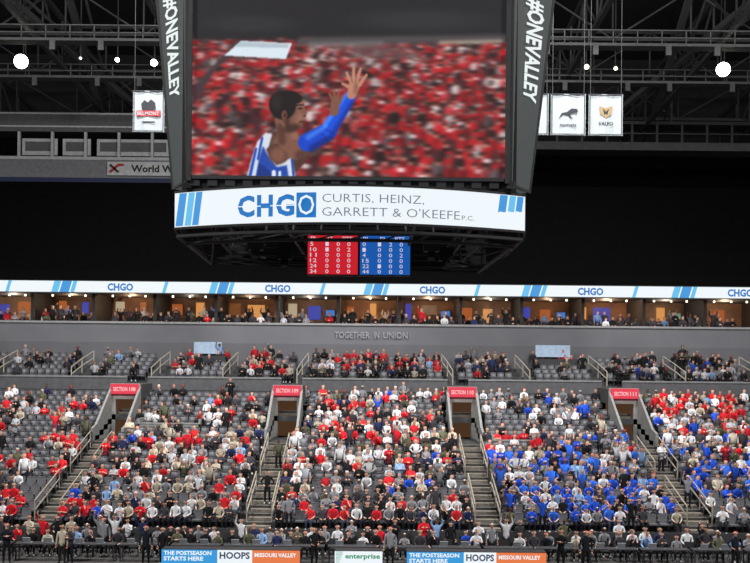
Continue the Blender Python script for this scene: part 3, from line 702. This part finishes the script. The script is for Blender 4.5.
for a in AIS:
    for i in (3,8): put(a+random.uniform(-.3,.3),YR[i]+.6,ZR[i],mix(),1,.5)
FCH=[]
x=-19
while x<19:
    FCH.append((x,46.25,0)); put(x,46.25,0,mix(black=2,suit=3,dark=2,white=2,grey=1,lblue=1),.08,.8)
    if x<16: FCH.append((x+.2,47.25,0)); put(x+.2,47.25,0,mix(red=2.5 if x<4 else .8,white=4,cream=1,grey=2,blue=2 if x>4 else 0),.4,.85)
    x+=.66
for x,o,pi in ((-10.05,'suit',6),(-13.75,'cream',6),(-13.4,'dark',11),(-2.6,'black',9),(.75,'grey',6),(8.3,'black',11),(9.4,'suit',6),(16,'suit',9),(-16.2,'suit',11),(-9.3,'black',6)):
    P.append(dict(x=x,y=44.2,z=0,p=pi,o=o,v=random.randrange(5),r=random.uniform(-.6,.6),s=random.uniform(.95,1.03)))
P.sort(key=lambda p:p['y'])
VC={}
for p in P[:300]:
    k=(p['p'],p['o'],p['v']%3)
    if k not in VC:
        V,F,lab=HI[p['p']]; me=bpy.data.meshes.new('person'); me.from_pydata(V.tolist(),[],F); me.materials.append(CLOTH)
        ca=me.color_attributes.new(name='Col',type='FLOAT_COLOR',domain='POINT'); ca.data.foreach_set('color',colors(lab,p['o'],k[2]).ravel())
        me.polygons.foreach_set('use_smooth',[True]*len(me.polygons)); me.update(); VC[k]=me
    o=bpy.data.objects.new('person',VC[k]); COL.objects.link(o); o.location=(p['x'],p['y'],p['z']); o.rotation_euler=(0,0,p['r']); o.scale=(p['s'],)*3
    lb='person in '+OUT[p['o']][3]+' '+POS[p['p']][0]+(' at courtside' if p['z']<.1 else ' in stands')
    props(o,lb,'person',None,'spectators near the court')
def bulk(name,items,label,cat,m,group=None):
    Vs=[];Cs=[];Ls=[];Ts=[];n=0
    for (V,F,C,x,y,z,r,s) in items:
        c,sn=math.cos(r),math.sin(r); W_=V*s; W2=np.empty_like(W_); W2[:,0]=W_[:,0]*c-W_[:,1]*sn+x; W2[:,1]=W_[:,0]*sn+W_[:,1]*c+y; W2[:,2]=W_[:,2]+z
        Vs.append(W2);
        if C is not None: Cs.append(C)
        Ls.append(F[0]+n); Ts.append(F[1]); n+=len(V)
    V=np.concatenate(Vs);Lp=np.concatenate(Ls);T=np.concatenate(Ts)
    me=bpy.data.meshes.new(name); me.vertices.add(len(V)); me.loops.add(len(Lp)); me.polygons.add(len(T))
    me.vertices.foreach_set('co',V.ravel()); me.loops.foreach_set('vertex_index',Lp.astype(np.int32))
    me.polygons.foreach_set('loop_start',np.concatenate([[0],np.cumsum(T)[:-1]]).astype(np.int32))
    me.update(calc_edges=True); me.validate()
    if Cs:
        ca=me.color_attributes.new(name='Col',type='FLOAT_COLOR',domain='POINT'); ca.data.foreach_set('color',np.concatenate(Cs).ravel())
        me.polygons.foreach_set('use_smooth',[True]*len(me.polygons))
    me.materials.append(m); o=bpy.data.objects.new(name,me); COL.objects.link(o); props(o,label,cat,'stuff',group); return o
LF=[(np.concatenate([np.array(f) for f in F]),np.array([len(f) for f in F])) for V,F,l in LO]
items=[]
for p in P[300:]:
    V,F,lab=LO[p['p']]; jit_dim=random.uniform(.8,1.1)*(.78 if 68<p['y']<74 else 1)  # dimmer light on the upper rows painted in by darkening the figures
    items.append((V,LF[p['p']],colors(lab,p['o'],p['v'],jit_dim),p['x'],p['y'],p['z'],p['r'],p['s']))
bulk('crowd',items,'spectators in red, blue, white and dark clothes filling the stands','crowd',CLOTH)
sm=MB(); sm.box(-.23,.23,-.22,.2,.38,.44); sm.prism_yz(-.23,.23,[(.2,.36),(.3,.84),(.34,.84),(.26,.36)])
sm.prism_yz(-.2,.2,[(.28,.84),(.29,.88),(.33,.88),(.34,.84)])
for s in (-1,1): sm.box(s*.25-.02,s*.25+.02,-.15,.22,.58,.61); sm.prism_yz(s*.25-.015,s*.25+.015,[(.15,0),(-.02,.58),(.05,.58),(.22,.58),(.25,0)])
sme=bpy.data.meshes.new('stadium_seat'); sme.from_pydata(sm.v,[],sm.f); sme.materials.append(SEATM)
SEATS.sort(key=lambda s:s[1])
for (x,y,z) in SEATS[:300]:
    o=bpy.data.objects.new('stadium_seat',sme); COL.objects.link(o); o.location=(x,y,z); props(o,'dark grey plastic tip-up stadium seat with armrests','seat',None,'lower bowl seats')
sF=(np.concatenate([np.array(f) for f in sm.f]),np.array([len(f) for f in sm.f])); sV=np.array(sm.v)
bulk('stadium_seats',[(sV,sF,None,x,y,z,0,1) for x,y,z in SEATS[300:]],'dark grey plastic stadium seats in long rows','seats',SEATM)
fm=MB(); fm.box(-.21,.21,-.2,.2,.41,.45); fm.prism_yz(-.2,.2,[(.2,.6),(.25,.85),(.28,.85),(.23,.6)])
for s in (-1,1): fm.tube((s*.2,-.2,0),(s*.2,.27,.86),.013,6); fm.tube((s*.2,.25,0),(s*.2,-.12,.42),.013,6)
fme=bpy.data.meshes.new('folding_chair'); fme.from_pydata(fm.v,[],fm.f); fme.materials.append(TB)
for (x,y,z) in FCH:
    o=bpy.data.objects.new('folding_chair',fme); COL.objects.link(o); o.location=(x,y,z); props(o,'black folding chair on the arena floor','chair',None,'courtside folding chairs')

# ---------------------------------------------------------------- lights
def area(loc,target,size,e,col=(1,1,1)):
    l=bpy.data.lights.new('flood_or_fill','AREA'); l.size=size; l.energy=e; l.color=col
    o=bpy.data.objects.new('flood_or_fill',l); COL.objects.link(o); o.location=loc
    o.rotation_euler=(Vector(target)-Vector(loc)).to_track_quat('-Z','Y').to_euler(); props(o,'arena floodlight bank or added roof fill','light')
area((-24,18,33),(-12,56,3),6,15000,(1,.98,.95)); area((24,18,33),(12,56,3),6,15000,(1,.98,.95)); 
area((-14,50,38),(-10,56,3),5,12000); area((14,50,38),(10,56,3),5,12000)
area((-14,34,22),(-22,85,40),6,2900); area((14,34,22),(22,85,40),6,2900)  # added up-facing fill pair, out of view, only brightens the roof
w=bpy.data.worlds.new('world'); SC.world=w; w.use_nodes=True; w.node_tree.nodes['Background'].inputs[0].default_value=(.8,.85,1,1); w.node_tree.nodes['Background'].inputs[1].default_value=.15
print('people',len(P),'seats',len(SEATS))
